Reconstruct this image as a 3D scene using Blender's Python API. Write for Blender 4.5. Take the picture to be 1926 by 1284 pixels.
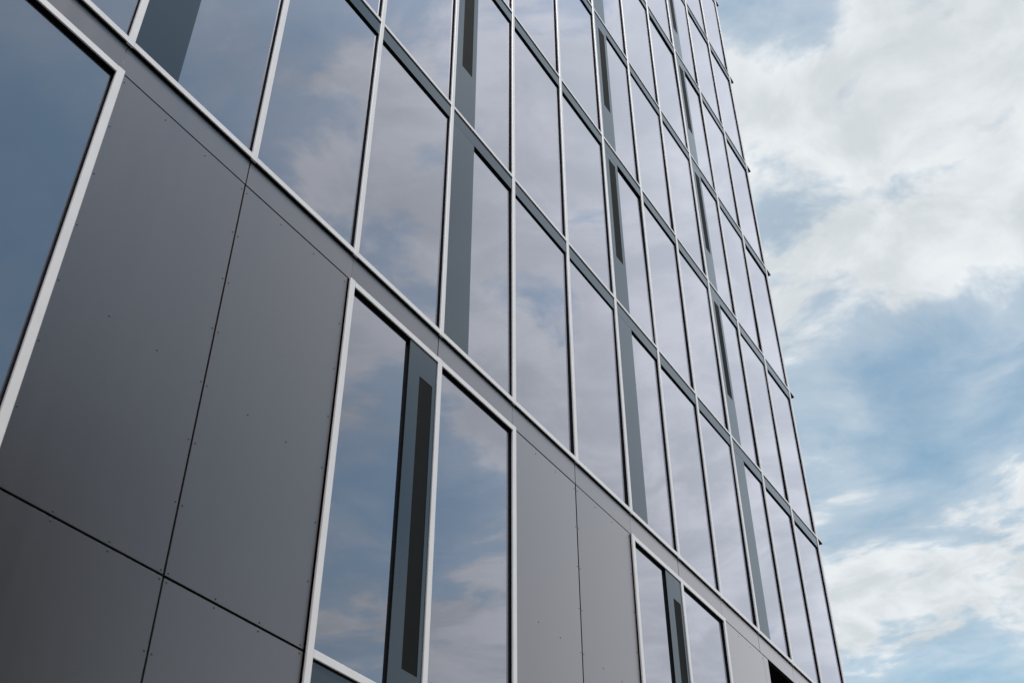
import bpy, bmesh, math, random
from mathutils import Matrix, Vector

# ------------------------------------------------------------------ clear
for o in list(bpy.data.objects):
    bpy.data.objects.remove(o, do_unlink=True)
S = bpy.context.scene
COL = S.collection
random.seed(11)

BAY = 1.5                       # metres between mullions
Z0 = 9.4                        # level of the ledge under the curtain wall
G0 = 0.0                        # ground
I0, I1 = -5, 12                 # first and last mullion (12 = corner)
NROW = 7
def zrow(k):                    # level of the transom caps (k = 0 is the ledge)
    return Z0 if k == 0 else Z0 + 3.775 + 3.79 * (k - 1)

# ------------------------------------------------------------------ camera
cam_d = bpy.data.cameras.new('camera')
cam = bpy.data.objects.new('camera', cam_d)
COL.objects.link(cam)
RIGHT = Vector((0.5287971605670894, -0.8487474486351035, -0.0011538680974332053))
DOWN = Vector((0.529318966151922, 0.3308449818689811, -0.7812573391936707))
FWD = Vector((0.6634719248378521, 0.41251589836940344, 0.6242080090358019))
m = Matrix((RIGHT, -DOWN, -FWD)).transposed().to_4x4()
m.translation = Vector((-3.24678, -5.71074, Z0 - 7.80820))
cam.matrix_world = m
cam_d.sensor_width = 36.0
cam_d.lens = 39.88
cam_d.clip_start = 0.1
cam_d.clip_end = 6000
cam_d.dof.use_dof = True
cam_d.dof.focus_distance = 15.0
cam_d.dof.aperture_fstop = 3.2
S.camera = cam

# ------------------------------------------------------------------ light
SUN_AZ, SUN_EL = math.radians(-104), math.radians(66)     # azimuth counted from +x
sdir = Vector((math.cos(SUN_EL) * math.cos(SUN_AZ), math.cos(SUN_EL) * math.sin(SUN_AZ), math.sin(SUN_EL)))
sun_d = bpy.data.lights.new('sun', 'SUN')
sun_d.energy = 3.6
sun_d.angle = math.radians(11)
sun_d.color = (1.0, 0.95, 0.9)
sun = bpy.data.objects.new('sun', sun_d)
sun.rotation_euler = sdir.to_track_quat('Z', 'Y').to_euler()
sun.location = (0, -20, 60)
COL.objects.link(sun)

S.view_settings.view_transform = 'Standard'
S.view_settings.look = 'None'
S.view_settings.gamma = 1.0
S.view_settings.use_curve_mapping = False
S.view_settings.exposure = 0.20

# ------------------------------------------------------------------ sky
W = bpy.data.worlds.new('World')
S.world = W
W.use_nodes = True
nt = W.node_tree
nt.nodes.clear()
N = nt.nodes.new
L = nt.links.new
def vmath(op, a=None, b=None, tree=None):
    n = nt.nodes.new('ShaderNodeVectorMath'); n.operation = op
    for i, v in enumerate((a, b)):
        if v is None: continue
        if hasattr(v, 'is_linked'): L(v, n.inputs[i])
        else: n.inputs[i].default_value = v
    return n
def mth(op, a=None, b=None, c=None, clamp=False):
    n = nt.nodes.new('ShaderNodeMath'); n.operation = op; n.use_clamp = clamp
    for i, v in enumerate((a, b, c)):
        if v is None: continue
        if hasattr(v, 'is_linked'): L(v, n.inputs[i])
        else: n.inputs[i].default_value = v
    return n.outputs[0]
def smooth(v, lo, hi):
    n = nt.nodes.new('ShaderNodeMapRange'); n.interpolation_type = 'SMOOTHSTEP'
    L(v, n.inputs[0]); n.inputs[1].default_value = lo; n.inputs[2].default_value = hi
    return n.outputs[0]
def noise(vec, scale, detail, rough, dist=0.0, lac=2.0, ntype='FBM'):
    n = nt.nodes.new('ShaderNodeTexNoise'); n.noise_dimensions = '3D'; n.noise_type = ntype
    L(vec, n.inputs['Vector']); n.inputs['Scale'].default_value = scale
    n.inputs['Detail'].default_value = detail; n.inputs['Roughness'].default_value = rough
    n.inputs['Distortion'].default_value = dist; n.inputs['Lacunarity'].default_value = lac
    return n
out = N('ShaderNodeOutputWorld'); bg = N('ShaderNodeBackground')
L(bg.outputs[0], out.inputs[0])
SKY_STR = 0.15
bg.inputs[1].default_value = SKY_STR
sky = N('ShaderNodeTexSky'); sky.sky_type = 'NISHITA'; sky.sun_disc = False
sky.sun_elevation = SUN_EL
sky.sun_rotation = math.pi / 2 - SUN_AZ
sky.altitude = 50; sky.air_density = 1.0; sky.dust_density = 0.5; sky.ozone_density = 2.0
tc = N('ShaderNodeTexCoord')
d = tc.outputs['Generated']
sep = N('ShaderNodeSeparateXYZ'); L(d, sep.inputs[0])
dx, dy, dz = sep.outputs
zc = mth('MAXIMUM', dz, 0.10)
pc = N('ShaderNodeCombineXYZ')                      # the flat cloud layer seen from below
L(mth('DIVIDE', dx, zc), pc.inputs[0]); L(mth('DIVIDE', dy, zc), pc.inputs[1]); pc.inputs[2].default_value = 3.7
P = pc.outputs[0]
# slow swirl so that streets of cloud are not straight
w1 = noise(P, 1.1, 3, 0.5)
warp = vmath('SCALE', vmath('SUBTRACT', w1.outputs['Color'], (0.5, 0.5, 0.5)).outputs[0]); warp.inputs['Scale'].default_value = 0.55
PW = vmath('ADD', P, warp.outputs[0]).outputs[0]
mp = N('ShaderNodeMapping'); L(PW, mp.inputs[0])
mp.inputs['Rotation'].default_value = (0, 0, math.radians(35)); mp.inputs['Scale'].default_value = (1.0, 0.80, 1.0)
PF = mp.outputs[0]
n_big = noise(PF, 1.35, 3, 0.5).outputs['Fac']
n_mid = noise(PF, 4.2, 8, 0.62, 0.25).outputs['Fac']
n_fin = noise(PW, 15.0, 6, 0.6, 0.4).outputs['Fac']
n_sm = noise(vmath('ADD', PF, (3.1, 8.4, 0.0)).outputs[0], 8.5, 5, 0.52, 0.2).outputs['Fac']
cov = mth('MULTIPLY', mth('SUBTRACT', n_big, 0.5), 0.55)
for n_, w_ in ((n_mid, 1.0), (n_sm, 0.95), (n_fin, 0.24)):
    cov = mth('ADD', cov, mth('MULTIPLY', mth('SUBTRACT', n_, 0.5), w_))
# where the weather piles cloud up and where it breaks: (azimuth from +x, elevation, half width in degrees, amount)
BANKS = ((6, 46, 11, 0.10), (11.5, 53.5, 3.2, -0.30), (4.2, 52.5, 2.4, -0.16), (-0.5, 44.3, 1.6, -0.20), (5.7, 43.0, 1.3, -0.18), (12.0, 43.5, 2.0, -0.08),
         (8.4, 47.5, 3.0, 0.10), (3, 40, 3.0, 0.18), (-2, 49, 4, 0.08),
         (9, 33.2, 3.8, -0.46), (0, 31.8, 4.2, -0.50), (18, 33, 5, -0.2), (13.0, 31.0, 1.2, 0.18), (14, 36, 3.0, 0.10),
         (9.5, 25.3, 2.9, 0.27), (3.0, 24.6, 3.4, 0.27), (15.0, 25.3, 2.6, 0.25), (12, 20.3, 2.8, -0.42), (8, 20.3, 2.4, -0.30), (2, 19.8, 3.0, -0.30), (17, 20, 3, -0.2),
         (-18, 43, 12, 0.26), (-20, 29, 9, 0.30), (-37, 45, 7, 0.15), (-56, 46, 8, -0.14), (-70, 41, 15, -0.62),
         (-40, 31, 4.2, -0.34), (-36, 30.5, 3.6, -0.38), (-34, 23.8, 3.6, 0.18), (-43, 24, 3.0, 0.06), (-44, 39, 4.5, 0.26), (-34, 37.5, 3.5, 0.22), (-30, 35, 3, 0.14), (-30.2, 41.0, 1.0, -0.12), (-29.2, 39.8, 0.8, -0.14), (-28.4, 38.6, 0.8, -0.14), (-26.5, 41, 1.6, -0.10), (-62, 24, 12, -0.16))
wb = noise(d, 7.0, 5, 0.6)                          # ragged edges
wbv = vmath('SCALE', vmath('SUBTRACT', wb.outputs['Color'], (0.5, 0.5, 0.5)).outputs[0]); wbv.inputs['Scale'].default_value = 0.13
db = vmath('NORMALIZE', vmath('ADD', d, wbv.outputs[0]).outputs[0]).outputs[0]
for az_, el_, w_, a_ in BANKS:
    az_, el_, w_ = (math.radians(q) for q in (az_, el_, w_))
    cdir = (math.cos(el_) * math.cos(az_), math.cos(el_) * math.sin(az_), math.sin(el_))
    dt = vmath('DOT_PRODUCT', db, cdir).outputs['Value']
    g = mth('EXPONENT', mth('DIVIDE', mth('SUBTRACT', dt, 1.0), w_ * w_ / 2))
    cov = mth('ADD', cov, mth('MULTIPLY', g, a_))
dens = smooth(cov, -0.11, 0.14)
thin = mth('ADD', mth('MULTIPLY', smooth(cov, -0.52, 0.02), 0.30), mth('MULTIPLY', smooth(cov, -0.85, -0.40), 0.16))     # veil between the clouds
alpha = mth('MINIMUM', mth('ADD', mth('MULTIPLY', dens, 0.56), thin), 0.96)
# cloud colour: bright tops and slightly grey thick cores
offs = vmath('ADD', PW, (7.3, 2.1, 0.0)).outputs[0]
n_sh = noise(offs, 5.5, 6, 0.58, 0.25).outputs['Fac']
core = smooth(mth('ADD', n_sh, mth('MULTIPLY', cov, 0.22)), 0.36, 0.70)
ccol = N('ShaderNodeMix'); ccol.data_type = 'RGBA'; L(core, ccol.inputs[0])
ccol.inputs[6].default_value = (5.05, 5.25, 5.35, 1); ccol.inputs[7].default_value = (3.85, 4.1, 4.25, 1)
mix = N('ShaderNodeMix'); mix.data_type = 'RGBA'
L(alpha, mix.inputs[0]); L(sky.outputs[0], mix.inputs[6]); L(ccol.outputs[2], mix.inputs[7])
L(mix.outputs[2], bg.inputs[0])
# the air itself: a little greener than the model's clear-sky blue
tint = N('ShaderNodeMix'); tint.data_type = 'RGBA'; tint.blend_type = 'MULTIPLY'; tint.inputs[0].default_value = 1.0
L(sky.outputs[0], tint.inputs[6]); tint.inputs[7].default_value = (1.08, 1.17, 0.935, 1)
L(tint.outputs[2], mix.inputs[6])
# ------------------------------------------------------------------ materials
def newmat(name):
    mt = bpy.data.materials.new(name); mt.use_nodes = True
    t = mt.node_tree
    return mt, t, t.nodes['Principled BSDF']
def tnoise(t, scale, detail=3, rough=0.5, vec_scale=(1, 1, 1), coord='Object'):
    c = t.nodes.new('ShaderNodeTexCoord'); mpn = t.nodes.new('ShaderNodeMapping'); mpn.inputs['Scale'].default_value = vec_scale
    t.links.new(c.outputs[coord], mpn.inputs[0])
    n = t.nodes.new('ShaderNodeTexNoise'); n.inputs['Scale'].default_value = scale
    n.inputs['Detail'].default_value = detail; n.inputs['Roughness'].default_value = rough
    t.links.new(mpn.outputs[0], n.inputs['Vector'])
    return n
def geo_noise(t, scale, detail=3, rough=0.5, vec_scale=(1, 1, 1)):
    c = t.nodes.new('ShaderNodeNewGeometry'); mpn = t.nodes.new('ShaderNodeMapping'); mpn.inputs['Scale'].default_value = vec_scale
    t.links.new(c.outputs['Position'], mpn.inputs[0])
    n = t.nodes.new('ShaderNodeTexNoise'); n.inputs['Scale'].default_value = scale
    n.inputs['Detail'].default_value = detail; n.inputs['Roughness'].default_value = rough
    t.links.new(mpn.outputs[0], n.inputs['Vector'])
    return n
def ramp(t, sock, a, b, lo=0.3, hi=0.7):
    r = t.nodes.new('ShaderNodeMapRange'); t.links.new(sock, r.inputs[0])
    r.inputs[1].default_value = lo; r.inputs[2].default_value = hi
    r.inputs[3].default_value = a; r.inputs[4].default_value = b
    return r.outputs[0]
def colramp(t, sock, ca, cb, lo=0.3, hi=0.7):
    f = ramp(t, sock, 0, 1, lo, hi)
    x = t.nodes.new('ShaderNodeMix'); x.data_type = 'RGBA'; t.links.new(f, x.inputs[0])
    x.inputs[6].default_value = (*ca, 1); x.inputs[7].default_value = (*cb, 1)
    return x.outputs[2]
def bump(t, sock, strength, dist, bsdf_in):
    b = t.nodes.new('ShaderNodeBump'); b.inputs['Strength'].default_value = strength; b.inputs['Distance'].default_value = dist
    t.links.new(sock, b.inputs['Height']); t.links.new(b.outputs[0], bsdf_in)

def mat_glass():
    mt = bpy.data.materials.new('double_glazing'); mt.use_nodes = True
    t = mt.node_tree; t.nodes.clear()
    o = t.nodes.new('ShaderNodeOutputMaterial')
    gl = t.nodes.new('ShaderNodeBsdfGlossy'); gl.inputs['Roughness'].default_value = 0.012
    gl.inputs['Color'].default_value = (0.905, 0.90, 1.0, 1)
    dk = t.nodes.new('ShaderNodeBsdfDiffuse'); dk.inputs['Color'].default_value = (0.012, 0.016, 0.02, 1)
    fr = t.nodes.new('ShaderNodeFresnel'); fr.inputs['IOR'].default_value = 1.5
    # two panes = four reflecting faces: 1-(1-F)^n, with the coating counted as a fifth
    def mm(op, a, b):
        n = t.nodes.new('ShaderNodeMath'); n.operation = op
        for i, v in enumerate((a, b)):
            if hasattr(v, 'is_linked'): t.links.new(v, n.inputs[i])
            else: n.inputs[i].default_value = v
        return n.outputs[0]
    f4 = mm('SUBTRACT', 1.0, mm('POWER', mm('SUBTRACT', 1.0, fr.outputs[0]), 5.5))
    mx = t.nodes.new('ShaderNodeMixShader')
    t.links.new(f4, mx.inputs[0]); t.links.new(dk.outputs[0], mx.inputs[1]); t.links.new(gl.outputs[0], mx.inputs[2])
    t.links.new(mx.outputs[0], o.inputs[0])
    nz = geo_noise(t, 0.9, 1, 0.4, (1, 1, 0.45))
    b = t.nodes.new('ShaderNodeBump'); b.inputs['Strength'].default_value = 0.35; b.inputs['Distance'].default_value = 0.004
    t.links.new(nz.outputs['Fac'], b.inputs['Height']); t.links.new(b.outputs[0], gl.inputs['Normal'])
    return mt

def mat_simple(name, col, rough, metal=0.0, ior=1.5, var=0.12, nscale=3.0, rvar=0.06, vs=(1, 1, 1)):
    mt, t, b = newmat(name)
    nz = geo_noise(t, nscale, 4, 0.6, vs)
    c0 = tuple(c * (1 - var) for c in col); c1 = tuple(min(1, c * (1 + var)) for c in col)
    t.links.new(colramp(t, nz.outputs['Fac'], c0, c1), b.inputs['Base Color'])
    t.links.new(ramp(t, nz.outputs['Fac'], rough - rvar, rough + rvar), b.inputs['Roughness'])
    b.inputs['Metallic'].default_value = metal; b.inputs['IOR'].default_value = ior
    return mt

M = {}
M['glass'] = mat_glass()
M['cap'] = mat_simple('natural_anodised_aluminium', (0.70, 0.685, 0.70), 0.40, 0.12, 1.5, 0.04, 2.0, 0.05)
M['gasket_and_shade'] = mat_simple('black_gasket_and_shade', (0.004, 0.004, 0.005), 0.8, 0, 1.2, 0.2)  # rubber seals, and shade painted black on undersides and panel edges
M['slot'] = mat_simple('vent_mesh', (0.005, 0.0065, 0.0065), 0.7, 0, 1.2, 0.1)
M['dark'] = mat_simple('dark_backing', (0.005, 0.005, 0.006), 0.9, 0, 1.2, 0.1)
M['rivet'] = mat_simple('rivet_steel', (0.010, 0.010, 0.011), 0.5, 0.0, 1.5, 0.1)
def mat_satin(name, dark, light, gloss, ior, faces, r0, r1, nscale, bump_amt):
    """pigment under a satin clear layer: the sheen follows Fresnel's law"""
    mt = bpy.data.materials.new(name); mt.use_nodes = True
    t = mt.node_tree; t.nodes.clear()
    o = t.nodes.new('ShaderNodeOutputMaterial')
    gl = t.nodes.new('ShaderNodeBsdfGlossy'); gl.inputs['Color'].default_value = (*gloss, 1)
    df = t.nodes.new('ShaderNodeBsdfDiffuse')
    nz = geo_noise(t, nscale, 5, 0.55, (1, 1, 0.35))
    t.links.new(colramp(t, nz.outputs['Fac'], dark, light), df.inputs['Color'])
    n2 = geo_noise(t, 6, 6, 0.65, (1, 1, 0.12))
    t.links.new(ramp(t, n2.outputs['Fac'], r0, r1), gl.inputs['Roughness'])
    oi = t.nodes.new('ShaderNodeObjectInfo')       # sheets differ a little from one another
    gm_ = t.nodes.new('ShaderNodeMix'); gm_.data_type = 'RGBA'; t.links.new(oi.outputs['Random'], gm_.inputs[0])
    gm_.inputs[6].default_value = (*[c * 0.92 for c in gloss], 1); gm_.inputs[7].default_value = (*gloss, 1)
    t.links.new(gm_.outputs[2], gl.inputs['Color'])
    fr = t.nodes.new('ShaderNodeFresnel'); fr.inputs['IOR'].default_value = ior
    i1 = t.nodes.new('ShaderNodeMath'); i1.operation = 'SUBTRACT'; i1.inputs[0].default_value = 1.0; t.links.new(fr.outputs[0], i1.inputs[1])
    pw = t.nodes.new('ShaderNodeMath'); pw.operation = 'POWER'; t.links.new(i1.outputs[0], pw.inputs[0]); pw.inputs[1].default_value = faces
    i2 = t.nodes.new('ShaderNodeMath'); i2.operation = 'SUBTRACT'; i2.inputs[0].default_value = 1.0; t.links.new(pw.outputs[0], i2.inputs[1])
    mx = t.nodes.new('ShaderNodeMixShader'); t.links.new(i2.outputs[0], mx.inputs[0])
    t.links.new(df.outputs[0], mx.inputs[1]); t.links.new(gl.outputs[0], mx.inputs[2]); t.links.new(mx.outputs[0], o.inputs[0])
    if bump_amt:
        n3 = geo_noise(t, 1.3, 2, 0.5)
        bump(t, n3.outputs['Fac'], bump_amt, 0.006, gl.inputs['Normal'])
    return mt
M['panel'] = mat_satin('grey_metal_cladding', (0.014, 0.0135, 0.014), (0.018, 0.017, 0.018), (1.0, 0.93, 0.95), 1.44, 4.1, 0.31, 0.35, 0.8, 0.25)
M['spandrel'] = mat_satin('dark_satin_infill', (0.010, 0.015, 0.018), (0.013, 0.018, 0.021), (0.82, 0.90, 1.0), 1.5, 1.5, 0.14, 0.18, 1.5, 0.12)
M['paving'] = mat_simple('paving', (0.09, 0.09, 0.088), 0.85, 0, 1.45, 0.25, 1.2)

# ------------------------------------------------------------------ mesh helpers
class MB:
    def __init__(self): self.v, self.f, self.mi = [], [], []
    def box(self, x0, x1, y0, y1, z0, z1, mi=0, front=None, skip=()):
        b = len(self.v)
        self.v += [(x0, y0, z0), (x1, y0, z0), (x1, y1, z0), (x0, y1, z0), (x0, y0, z1), (x1, y0, z1), (x1, y1, z1), (x0, y1, z1)]
        fs = [('f', (0, 1, 5, 4)), ('r', (1, 2, 6, 5)), ('b', (2, 3, 7, 6)), ('l', (3, 0, 4, 7)), ('t', (4, 5, 6, 7)), ('u', (3, 2, 1, 0))]
        for n, q in fs:
            if n in skip: continue
            self.f.append(tuple(b + i for i in q))
            self.mi.append(front if (front is not None and n == 'f') else mi)
        return self
    def prism(self, prof, axis, a0, a1, mi=0):
        """profile of (p, y) pairs, counter-clockwise seen from the front end, swept along x or z"""
        b = len(self.v); n = len(prof)
        for a in (a0, a1):
            for p, y in prof:
                self.v.append((p, y, a) if axis == 'z' else (a, y, p))
        for i in range(n):
            j = (i + 1) % n
            q = (b + i, b + j, b + n + j, b + n + i)
            self.f.append(q if axis == 'z' else q[::-1]); self.mi.append(mi)
        e0 = tuple(b + i for i in range(n))[::-1]; e1 = tuple(b + n + i for i in range(n))
        self.f += [e0, e1] if axis == 'z' else [e0[::-1], e1[::-1]]
        self.mi += [mi, mi]
        return self
    def mesh(self, name, mats):
        me = bpy.data.meshes.new(name)
        me.from_pydata(self.v, [], self.f)
        for mt in mats: me.materials.append(mt)
        for p, k in zip(me.polygons, self.mi): p.material_index = k
        me.validate(); me.update()
        return me
def place(name, me, parent, loc=(0, 0, 0), rot=None):
    o = bpy.data.objects.new(name, me); COL.objects.link(o)
    if parent: o.parent = parent
    o.location = loc
    if rot: o.rotation_euler = rot
    return o
def cap_profile(w, dep, bv=0.004):
    h = w / 2
    return [(-h, dep), (-h, bv), (-h + bv, 0), (h - bv, 0), (h, bv), (h, dep)]

# ------------------------------------------------------------------ ground
gm = MB(); gm.v = [(-1500, -1500, 0), (1500, -1500, 0), (1500, 1500, 0), (-1500, 1500, 0)]; gm.f = [(0, 1, 2, 3)]; gm.mi = [0]
ground = place('ground', gm.mesh('ground', [M['paving']]), None)
ground['kind'] = 'structure'

# ------------------------------------------------------------------ unseen brick block, added behind the camera to darken reflections in the lower cladding
def make_unseen_block():
    brick = mat_simple('dark_brick', (0.075, 0.05, 0.042), 0.85, 0, 1.45, 0.25, 6.0)
    stone = mat_simple('grey_stone', (0.16, 0.155, 0.15), 0.8, 0, 1.45, 0.2, 3.0)
    nb_ = bpy.data.objects.new('unseen_dark_block', None); COL.objects.link(nb_)
    nb_.location = (0, -14.0, 0)
    nb_['label'] = 'unseen dark brick block added behind the camera to darken reflections in the lower cladding'
    nb_['category'] = 'building'
    x0, x1, h, dp, st = -38.0, 11.0, 15.4, 12.0, 3.0
    wall = MB(); wall.box(x0, x1, -dp, -0.3, 0, h, 0)
    nwin = 14; pitch = (x1 - x0) / nwin
    for f in range(5):                            # piers and spandrels stand proud of the window recess
        zb = f * st
        wall.box(x0, x1, -0.3, 0, zb, zb + 1.0, 0, None, ('f',))
        wall.box(x0, x1, -0.3, 0, zb + 2.4, zb + st + (0.4 if f == 4 else 0), 0, None, ('f',))
        for q in range(nwin + 1):
            cx = x0 + q * pitch
            wall.box(max(x0, cx - 0.7), min(x1, cx + 0.7), -0.3, -0.002, zb + 1.0, zb + 2.4, 0, None, ('f',))
    place('wall', wall.mesh('wall', [brick]), nb_)
    place('roof_parapet', MB().box(x0 - 0.1, x1 + 0.1, -dp - 0.1, 0.1, h, h + 0.3).mesh('roof_parapet', [stone]), nb_)
    pane = MB().box(0.7, pitch - 0.7, -0.25, -0.23, 1.0, 2.4).mesh('window', [M['dark']])
    sill = MB().box(0.65, pitch - 0.65, -0.02, 0.06, 0.92, 0.998).mesh('sill', [stone])
    for f in range(5):
        for q in range(nwin):
            w_ = place('window', pane, nb_, (x0 + q * pitch, 0, f * st)); place('sill', sill, w_)
make_unseen_block()

# ------------------------------------------------------------------ the building
B = bpy.data.objects.new('office_building', None); COL.objects.link(B)
B['label'] = 'tall glass and grey metal office building with pale aluminium grid seen from below'
B['category'] = 'building'
X_L, X_R = I0 * BAY, I1 * BAY
ZT = zrow(NROW)

Y_GL, Y_PAN, Y_CLAD = 0.0435, 0.016, 0.036       # glass, infill panels, cladding behind the cap face
CAPW, CAPD = 0.066, 0.022  # caps kept shallow: the wider black gasket stands in for a dark reflection

# dark structure behind glass and cladding
NX0, NX1, NZ = 9.2 * BAY, 11.2 * BAY, Z0 - 4.21    # niche at the lower right
cm = MB()
cm.box(X_L, X_R - 0.02, 0.06, 20, Z0 - 0.372, ZT)
cm.box(X_L, NX0 - 0.03, 0.06, 20, G0, Z0 - 0.374)
cm.box(NX1 + 0.03, X_R - 0.02, 0.06, 20, G0, Z0 - 0.374)
cm.box(NX0 - 0.03, NX1 + 0.03, 0.9, 20, G0, Z0 - 0.374)
place('structural_core', cm.mesh('structural_core', [M['dark']]), B)

# --- upper curtain wall: shared meshes
def mull_mesh(h, name='mullion'):
    return MB().prism(cap_profile(CAPW, CAPD), 'z', 0, h).mesh(name, [M['cap']])
def mgask_mesh(h):
    return MB().box(-0.027, 0.027, CAPD, 0.06, 0, h).mesh('gasket_and_shade', [M['gasket_and_shade']])
heights = {}
def get(hkey, fn):
    if hkey not in heights: heights[hkey] = fn()
    return heights[hkey]

CW = BAY - CAPW                                   # clear width between mullions
tcap = MB().prism([(a, y) for a, y in [(-0.025, 0.010), (-0.025, 0.003), (-0.022, 0), (0.022, 0), (0.025, 0.003), (0.025, 0.010)]], 'x', CAPW / 2, BAY - CAPW / 2).mesh('transom_cap', [M['cap']])
tgas_shade = MB().box(CAPW / 2, BAY - CAPW / 2, 0.0125, 0.059, -0.023, 0.022).mesh('gasket_and_shade', [M['gasket_and_shade']])  # seal behind the cap, black so the underside shade is in its colour
lcap = MB().prism([(-0.033, 0.010), (-0.033, 0.004), (-0.029, 0), (0.029, 0), (0.033, 0.004), (0.033, 0.010)], 'x', CAPW / 2, BAY - CAPW / 2).mesh('ledge_cap', [M['cap']])
lgas_shade = MB().box(CAPW / 2, BAY - CAPW / 2, 0.0125, 0.059, -0.031, 0.030).mesh('gasket_and_shade', [M['gasket_and_shade']])  # same under the ledge: shade of the underside painted as black
SPH = 0.229
span = MB().box(CAPW / 2 + 0.003, BAY - CAPW / 2 - 0.003, Y_PAN, 0.058, -0.026 - SPH, -0.0265, 1, 0).mesh('spandrel_panel', [M['spandrel'], M['gasket_and_shade']])  # all faces but the front blackened to paint in their shade

def pane_mesh(w, h):
    """a pane bowed by a millimetre or so, as sealed units are"""
    v_ = random.choice((-0.0016, -0.0007, 0.0009))
    def mk():
        mb = MB(); nx, nz_ = 6, 10
        for j in range(nz_ + 1):
            for i_ in range(nx + 1):
                u, q = 2 * i_ / nx - 1, 2 * j / nz_ - 1
                mb.v.append((u * w / 2, v_ * (1 - u * u) * (1 - q * q), q * h / 2))
        for j in range(nz_):
            for i_ in range(nx):
                a_ = j * (nx + 1) + i_
                mb.f.append((a_, a_ + 1, a_ + nx + 2, a_ + nx + 1)); mb.mi.append(0)
        mb.box(-w / 2, w / 2, 0.0045, 0.012, -h / 2, h / 2)
        me = mb.mesh('glass_pane', [M['glass']])
        for p in me.polygons[:nx * nz_]: p.use_smooth = True
        return me
    return get(('pane', v_, round(w, 3), round(h, 3)), mk)

def vent_mesh(w, h, slot):
    """infill panel with an upright slot cut through it, slot = (x0,x1,z0,z1) or None"""
    mb = MB()
    if slot is None:
        mb.box(0, w, Y_PAN, 0.058, 0, h, 1, 0)
    else:
        a, b_, c, d_ = slot
        mb.box(0, a, Y_PAN, 0.058, 0, h, 1, 0)
        mb.box(b_, w, Y_PAN, 0.058, 0, h, 1, 0)
        mb.box(a, b_, Y_PAN, 0.058, 0, c, 1, 0, ('l', 'r'))
        mb.box(a, b_, Y_PAN, 0.058, d_, h, 1, 0, ('l', 'r'))
    return mb.mesh('vent_panel', [M['spandrel'], M['gasket_and_shade']])  # returns and edges coloured black in place of shade
def slot_mesh(slot):
    a, b_, c, d_ = slot
    return MB().box(a, b_, Y_PAN + 0.003, 0.05, c, d_).mesh('vent_slot', [M['slot']])

VW = 0.353 * BAY - CAPW / 2                       # width of the vent panel right of a mullion
for k in range(NROW):
    zb, zt = zrow(k), zrow(k + 1)
    bot = 0.034 if k == 0 else 0.026
    clear_b, clear_t = zb + bot - 0.03, zt - 0.026 - SPH
    for i in range(I0, I1 + 1):
        # mullion piece of this storey with a fine seam under the transom
        m0 = zb - 0.0625 if k == 0 else zb - 0.0275
        m1 = zt - 0.0295
        h = m1 - m0
        mu = place('mullion', get(('m', round(h, 3)), lambda: mull_mesh(h)), B, (i * BAY, 0, m0))
        place('gasket_and_shade', get(('g', round(h, 3)), lambda: mgask_mesh(h + 0.002)), mu)
    for i in range(I0, I1):
        x = i * BAY
        if k == 0:
            c = place('ledge_cap', lcap, B, (x, 0.0015, zb - 0.028)); place('gasket_and_shade', lgas_shade, c)
        c = place('transom_cap', tcap, B, (x, 0.0015, zt)); place('gasket_and_shade', tgas_shade, c)
        place('spandrel_panel', span, B, (x, random.uniform(0, 0.001), zt))
        vent = (i % 3 == 0)
        gx0 = x + (0.353 * BAY if vent else CAPW / 2 - 0.01) - (0.02 if vent else 0)
        gx1 = x + BAY - CAPW / 2 + 0.01
        gw, gh = gx1 - gx0, clear_t - clear_b + 0.05
        tilt = (random.gauss(0, 0.0019), 0, random.gauss(0, 0.0019))
        place('glass_pane', pane_mesh(gw, gh), B, ((gx0 + gx1) / 2, Y_GL, (clear_b + clear_t) / 2 + 0.02), tilt)
        if vent:
            vb = zb + bot - 0.028 + (0.002 if k == 0 else 0); vh = clear_t - 0.006 - vb
            slot = None if k == 0 else (0.123 * BAY - CAPW / 2, 0.285 * BAY - CAPW / 2, zb + 1.04 - vb, zb + 3.385 - vb)
            v = place('vent_panel', get(('v', k == 0, round(vh, 3)), lambda: vent_mesh(VW - 0.003, vh, slot)), B, (x + CAPW / 2 + 0.003, 0, vb))
            if slot: place('vent_slot', get(('s', round(vh, 3)), lambda: slot_mesh(slot)), v)

# corner: ledges that run on past the corner post and round the side
for k in range(1, NROW + 1):
    z = zrow(k)
    e = MB(); e.box(0.036, 0.30, -0.002, 0.30, -0.002, 0.025, 0); e.box(0.10, 0.30, 0.30, 19.9, -0.002, 0.025, 0)
    me = get('cornerledge', lambda: e.mesh('corner_ledge', [M['cap']]))
    c = place('corner_ledge', me, B, (X_R, 0, z))
    u = get('cornershade', lambda: MB().box(0.04, 0.293, 0.004, 19.9, -0.026, -0.003).mesh('gasket_and_shade', [M['gasket_and_shade']]))  # black sheet standing in for shade under the ledge
    place('gasket_and_shade', u, c)
side = MB(); side.box(-0.015, 0.03, 0.046, 20, G0, ZT)
place('side_wall', side.mesh('side_wall', [M['glass']]), B, (X_R, 0, 0))
cp = MB(); cp.box(X_L, X_R + 0.05, 0.065, 20.1, 0.03, 0.6)
place('roof_parapet', cp.mesh('roof_parapet', [M['panel']]), B, (0, 0, ZT))

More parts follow.
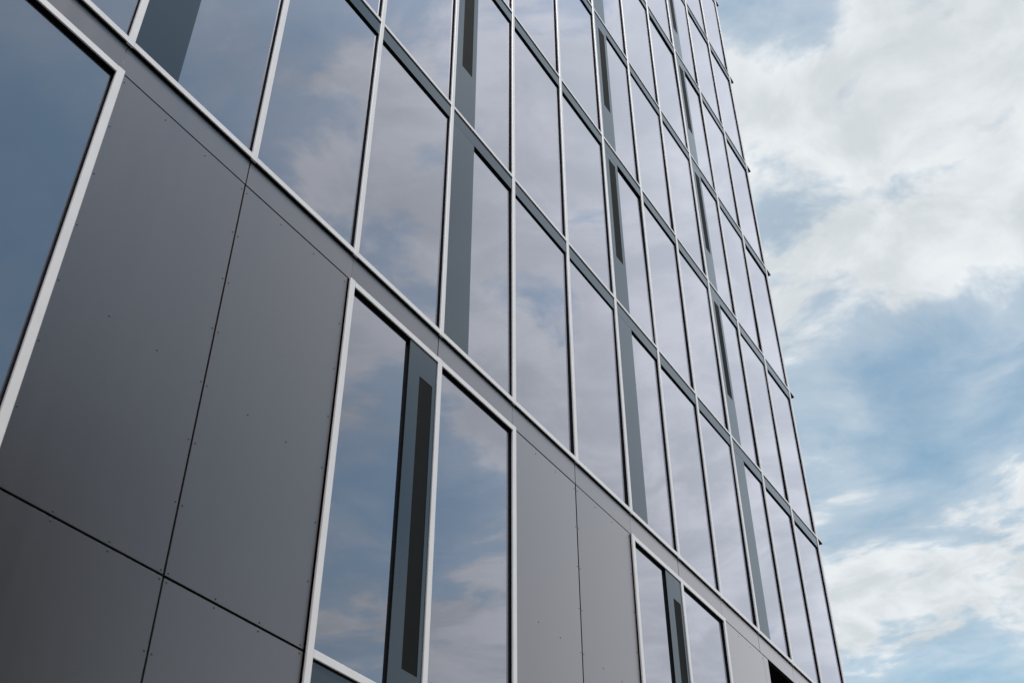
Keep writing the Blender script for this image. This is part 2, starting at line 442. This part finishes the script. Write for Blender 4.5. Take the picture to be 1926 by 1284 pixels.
# --- lower storeys: grey cladding
ZJ1, ZJ2 = Z0 - 0.377, Z0 - 4.218                 # joint under the fascia, joint between panel rows
JH = 0.007
JL = 0.010
def panel_mesh(w, h, name='cladding_panel'):
    def mk():
        bm = bmesh.new()
        bmesh.ops.create_cube(bm, size=1)
        bmesh.ops.scale(bm, vec=(w, 0.022, h), verts=bm.verts)
        bmesh.ops.translate(bm, vec=(w / 2, 0.011, h / 2), verts=bm.verts)
        ed = [e for e in bm.edges if all(v.co.y < 0.001 for v in e.verts)]
        bmesh.ops.bevel(bm, geom=ed, offset=0.002, segments=1, affect='EDGES')
        me = bpy.data.meshes.new(name); bm.to_mesh(me); bm.free(); me.materials.append(M['panel']); return me
    return get((name, round(w, 3), round(h, 3)), mk)
def rivet_geo(mb, x, z, r=0.0085):
    b = len(mb.v); n = 8
    for rr, y in ((r, 0.0), (r * 0.85, -0.0022), (r * 0.4, -0.0035)):
        for q in range(n):
            a = 2 * math.pi * q / n
            mb.v.append((x + rr * math.cos(a), y, z + rr * math.sin(a)))
    for s in (0, n):
        for q in range(n):
            w_ = (q + 1) % n
            mb.f.append((b + s + q, b + s + w_, b + s + n + w_, b + s + n + q)); mb.mi.append(0)
    mb.f.append(tuple(b + 2 * n + q for q in range(n))); mb.mi.append(0)
def add_panel(x0, x1, z0, z1, cols, rows, mids=()):
    p = place('cladding_panel', panel_mesh(x1 - x0, z1 - z0), B, (x0, Y_CLAD + random.uniform(-0.0006, 0.0006), z0),
              (random.gauss(0, 0.0003), 0, random.gauss(0, 0.0004)))
    mb = MB()
    for r, z in enumerate(rows):
        for c, x in enumerate(cols):
            edge = c in (0, len(cols) - 1) or r in (0, len(rows) - 1) or r in mids
            if edge and z0 < z < z1 and x0 < x < x1:
                rivet_geo(mb, x - x0, z - z0)
    if mb.v:
        r = place('rivets', mb.mesh('rivets', [M['rivet']]), p); r['kind'] = 'stuff'

# fascia strip under the ledge, one sheet per bay
for i in range(I0, I1):
    x0, x1 = i * BAY, (i + 1) * BAY
    ga = 0.006 if i % 2 else 0.0015
    gb = 0.006 if (i + 1) % 2 else 0.0015
    off = -0.012 if i % 2 else 0.0
    offb = -0.012 if (i + 1) % 2 else 0.0
    x0 += off + ga; x1 += offb - gb
    if i == I1 - 1: x1 = X_R + 0.03
    h = (Z0 - 0.062) - (ZJ1 + JH)
    place('fascia_panel', panel_mesh(x1 - x0, h, 'fascia_panel'), B, (x0, Y_CLAD + random.uniform(-0.0005, 0.0005), ZJ1 + JH))

ROWS_UP = [Z0 - 0.457 - 0.532 * q for q in range(7)] + [Z0 - 4.183]
ROWS_LO = [Z0 - 4.252 - 0.5125 * q for q in range(8)]
def bay_panels(i):                                # the two panels between windows, i = left window edge
    xs = ((i + 0.046) * BAY, (i + 0.35) * BAY, (i + 0.66) * BAY, (i + 0.967) * BAY)
    xs2 = ((i + 1.012) * BAY, (i + 1.32) * BAY, (i + 1.628) * BAY, (i + 1.938) * BAY)
    j = (i + 0.9895) * BAY
    l, r = i * BAY + 0.042, (i + 2) * BAY - 0.052
    for a, b_, cols in ((l, j - 0.009, xs), (j + 0.009, r, xs2)):
        add_panel(a, b_, ZJ2 + JL, ZJ1 - JH, cols, ROWS_UP, (4,))
        add_panel(a, b_, Z0 - 8.06 + JH, ZJ2 - JL, cols, ROWS_LO, (4,))
        add_panel(a, b_, G0 + 0.02, Z0 - 8.06 - JH, cols, [], ())
for i in (-4, 0, 4):
    bay_panels(i)
# bay 8: one wide panel, then a narrow upright strip beside the dark opening
xs = [(8 + f) * BAY for f in (0.046, 0.385, 0.70, 1.03)]
add_panel(8 * BAY + 0.042, 9.062 * BAY - 0.004, ZJ2 + JL, ZJ1 - JH, xs, ROWS_UP, (4,))
add_panel(8 * BAY + 0.042, 9.062 * BAY - 0.004, Z0 - 8.06 + JH, ZJ2 - JL, xs, ROWS_LO, (4,))
add_panel(9.062 * BAY + 0.004, NX0, Z0 - 8.06 + JH, ZJ1 - JH, [], [])
add_panel(NX1, X_R + 0.03, Z0 - 8.06 + JH, ZJ1 - JH, [], [])
add_panel(8 * BAY + 0.042, X_R + 0.03, G0 + 0.02, Z0 - 8.06 - JH, [], [])
# lining and louvres of the dark opening
nb = MB()
nb.box(NX0 + 0.0, NX0 + 0.02, 0.062, 0.9, G0 + 1.4, ZJ1 - JH)
nb.box(NX1 - 0.02, NX1, 0.062, 0.9, G0 + 1.4, ZJ1 - JH)
nb.box(NX0 + 0.02, NX1 - 0.02, 0.062, 0.9, ZJ1 - 0.03, ZJ1 - JH)
niche = place('opening', nb.mesh('opening', [M['dark']]), B)
lou = MB().prism([(0.0, 0.0), (0.02, -0.0), (0.10, 0.12), (0.08, 0.12)], 'x', NX0 + 0.025, NX1 - 0.025).mesh('louvre_blade', [M['slot']])
for q in range(26):
    place('louvre_blade', lou, niche, (0, 0.36, ZJ1 - 0.22 - 0.14 * q))

# --- lower windows: two lights wide, a mullion in the middle, a transom low down
FW = 0.072
Y_G2 = 0.045
ZW1 = Z0 - 0.381                                   # outer top of the frame
ZTR = Z0 - 4.215                                   # low transom
ZWB = Z0 - 8.0
def vprof(): return cap_profile(FW, CAPD, 0.004)
wh = ZW1 - ZWB
f_side = MB().prism(vprof(), 'z', 0, wh).mesh('frame_upright', [M['cap']])
f_head = MB().prism([(-FW, 0.012), (-FW, 0.004), (-FW + 0.004, 0), (-0.004, 0), (0, 0.004), (0, 0.012)], 'x', FW / 2 + 0.0008, BAY - FW / 2 - 0.0008).mesh('frame_rail', [M['cap']])
f_tr = MB().prism([(-FW / 2, 0.012), (-FW / 2, 0.004), (-FW / 2 + 0.004, 0), (FW / 2 - 0.004, 0), (FW / 2, 0.004), (FW / 2, 0.012)], 'x', FW / 2 + 0.0008, BAY - FW / 2 - 0.0008).mesh('frame_rail', [M['cap']])
LV0 = (0.651) * BAY                                # vent panel left edge inside the left light
lv_w = BAY - FW / 2 - LV0 - 0.003
lv_b, lv_t = ZTR + FW / 2 - 0.02, ZW1 - FW + 0.01
lslot = (0.776 * BAY - LV0, 0.928 * BAY - LV0, Z0 - 3.937 - lv_b, Z0 - 0.815 - lv_b)
lv_mesh = vent_mesh(lv_w, lv_t - lv_b, lslot)
ls_mesh = slot_mesh(lslot)
infill = MB().box(FW / 2 - 0.005, BAY - FW / 2 + 0.005, 0.03, 0.05, ZWB, ZTR - 0.02, 1, 0).mesh('spandrel_panel', [M['spandrel'], M['gasket_and_shade']])  # black edges here are painted shade too
for i in (-2, 2, 6):
    x = i * BAY
    g = MB()                                      # black inner frame that carries everything
    for dx_ in (0, BAY, 2 * BAY):
        g.box(dx_ - 0.029, dx_ + 0.029, CAPD + 0.0005, 0.0595, ZWB, ZW1 - 0.003)
    for dx_ in (0, BAY):
        g.box(dx_ + 0.029, dx_ + BAY - 0.029, 0.0145, 0.059, ZW1 - FW + 0.003, ZW1 - 0.003)
        g.box(dx_ + 0.029, dx_ + BAY - 0.029, 0.0145, 0.059, ZTR - FW / 2 + 0.003, ZTR + FW / 2 - 0.003)
    w = place('window', g.mesh('window', [M['gasket_and_shade']]), B, (x, 0, 0))
    for n in range(3):
        place('frame_upright', f_side, w, (n * BAY - 0.004, 0, ZWB))
    for n in range(2):
        place('frame_rail', f_head, w, (n * BAY - 0.004, 0.0015, ZW1))
        place('frame_rail', f_tr, w, (n * BAY - 0.004, 0.0015, ZTR))
        gx0 = n * BAY + FW / 2 - 0.02
        gx1 = n * BAY + (LV0 + 0.02 if n == 0 else BAY - FW / 2 + 0.02)
        gb, gt = ZTR + FW / 2 - 0.02, ZW1 - FW + 0.02
        place('glass_pane', pane_mesh(gx1 - gx0, gt - gb), w, ((gx0 + gx1) / 2, Y_G2, (gb + gt) / 2),
              (random.gauss(0, 0.0006), 0, random.gauss(0, 0.0006)))
        place('spandrel_panel', infill, w, (n * BAY, 0, 0))
    place('vent_panel', lv_mesh, w, (LV0, 0, lv_b))
    place('vent_slot', ls_mesh, w, (LV0, 0, lv_b))
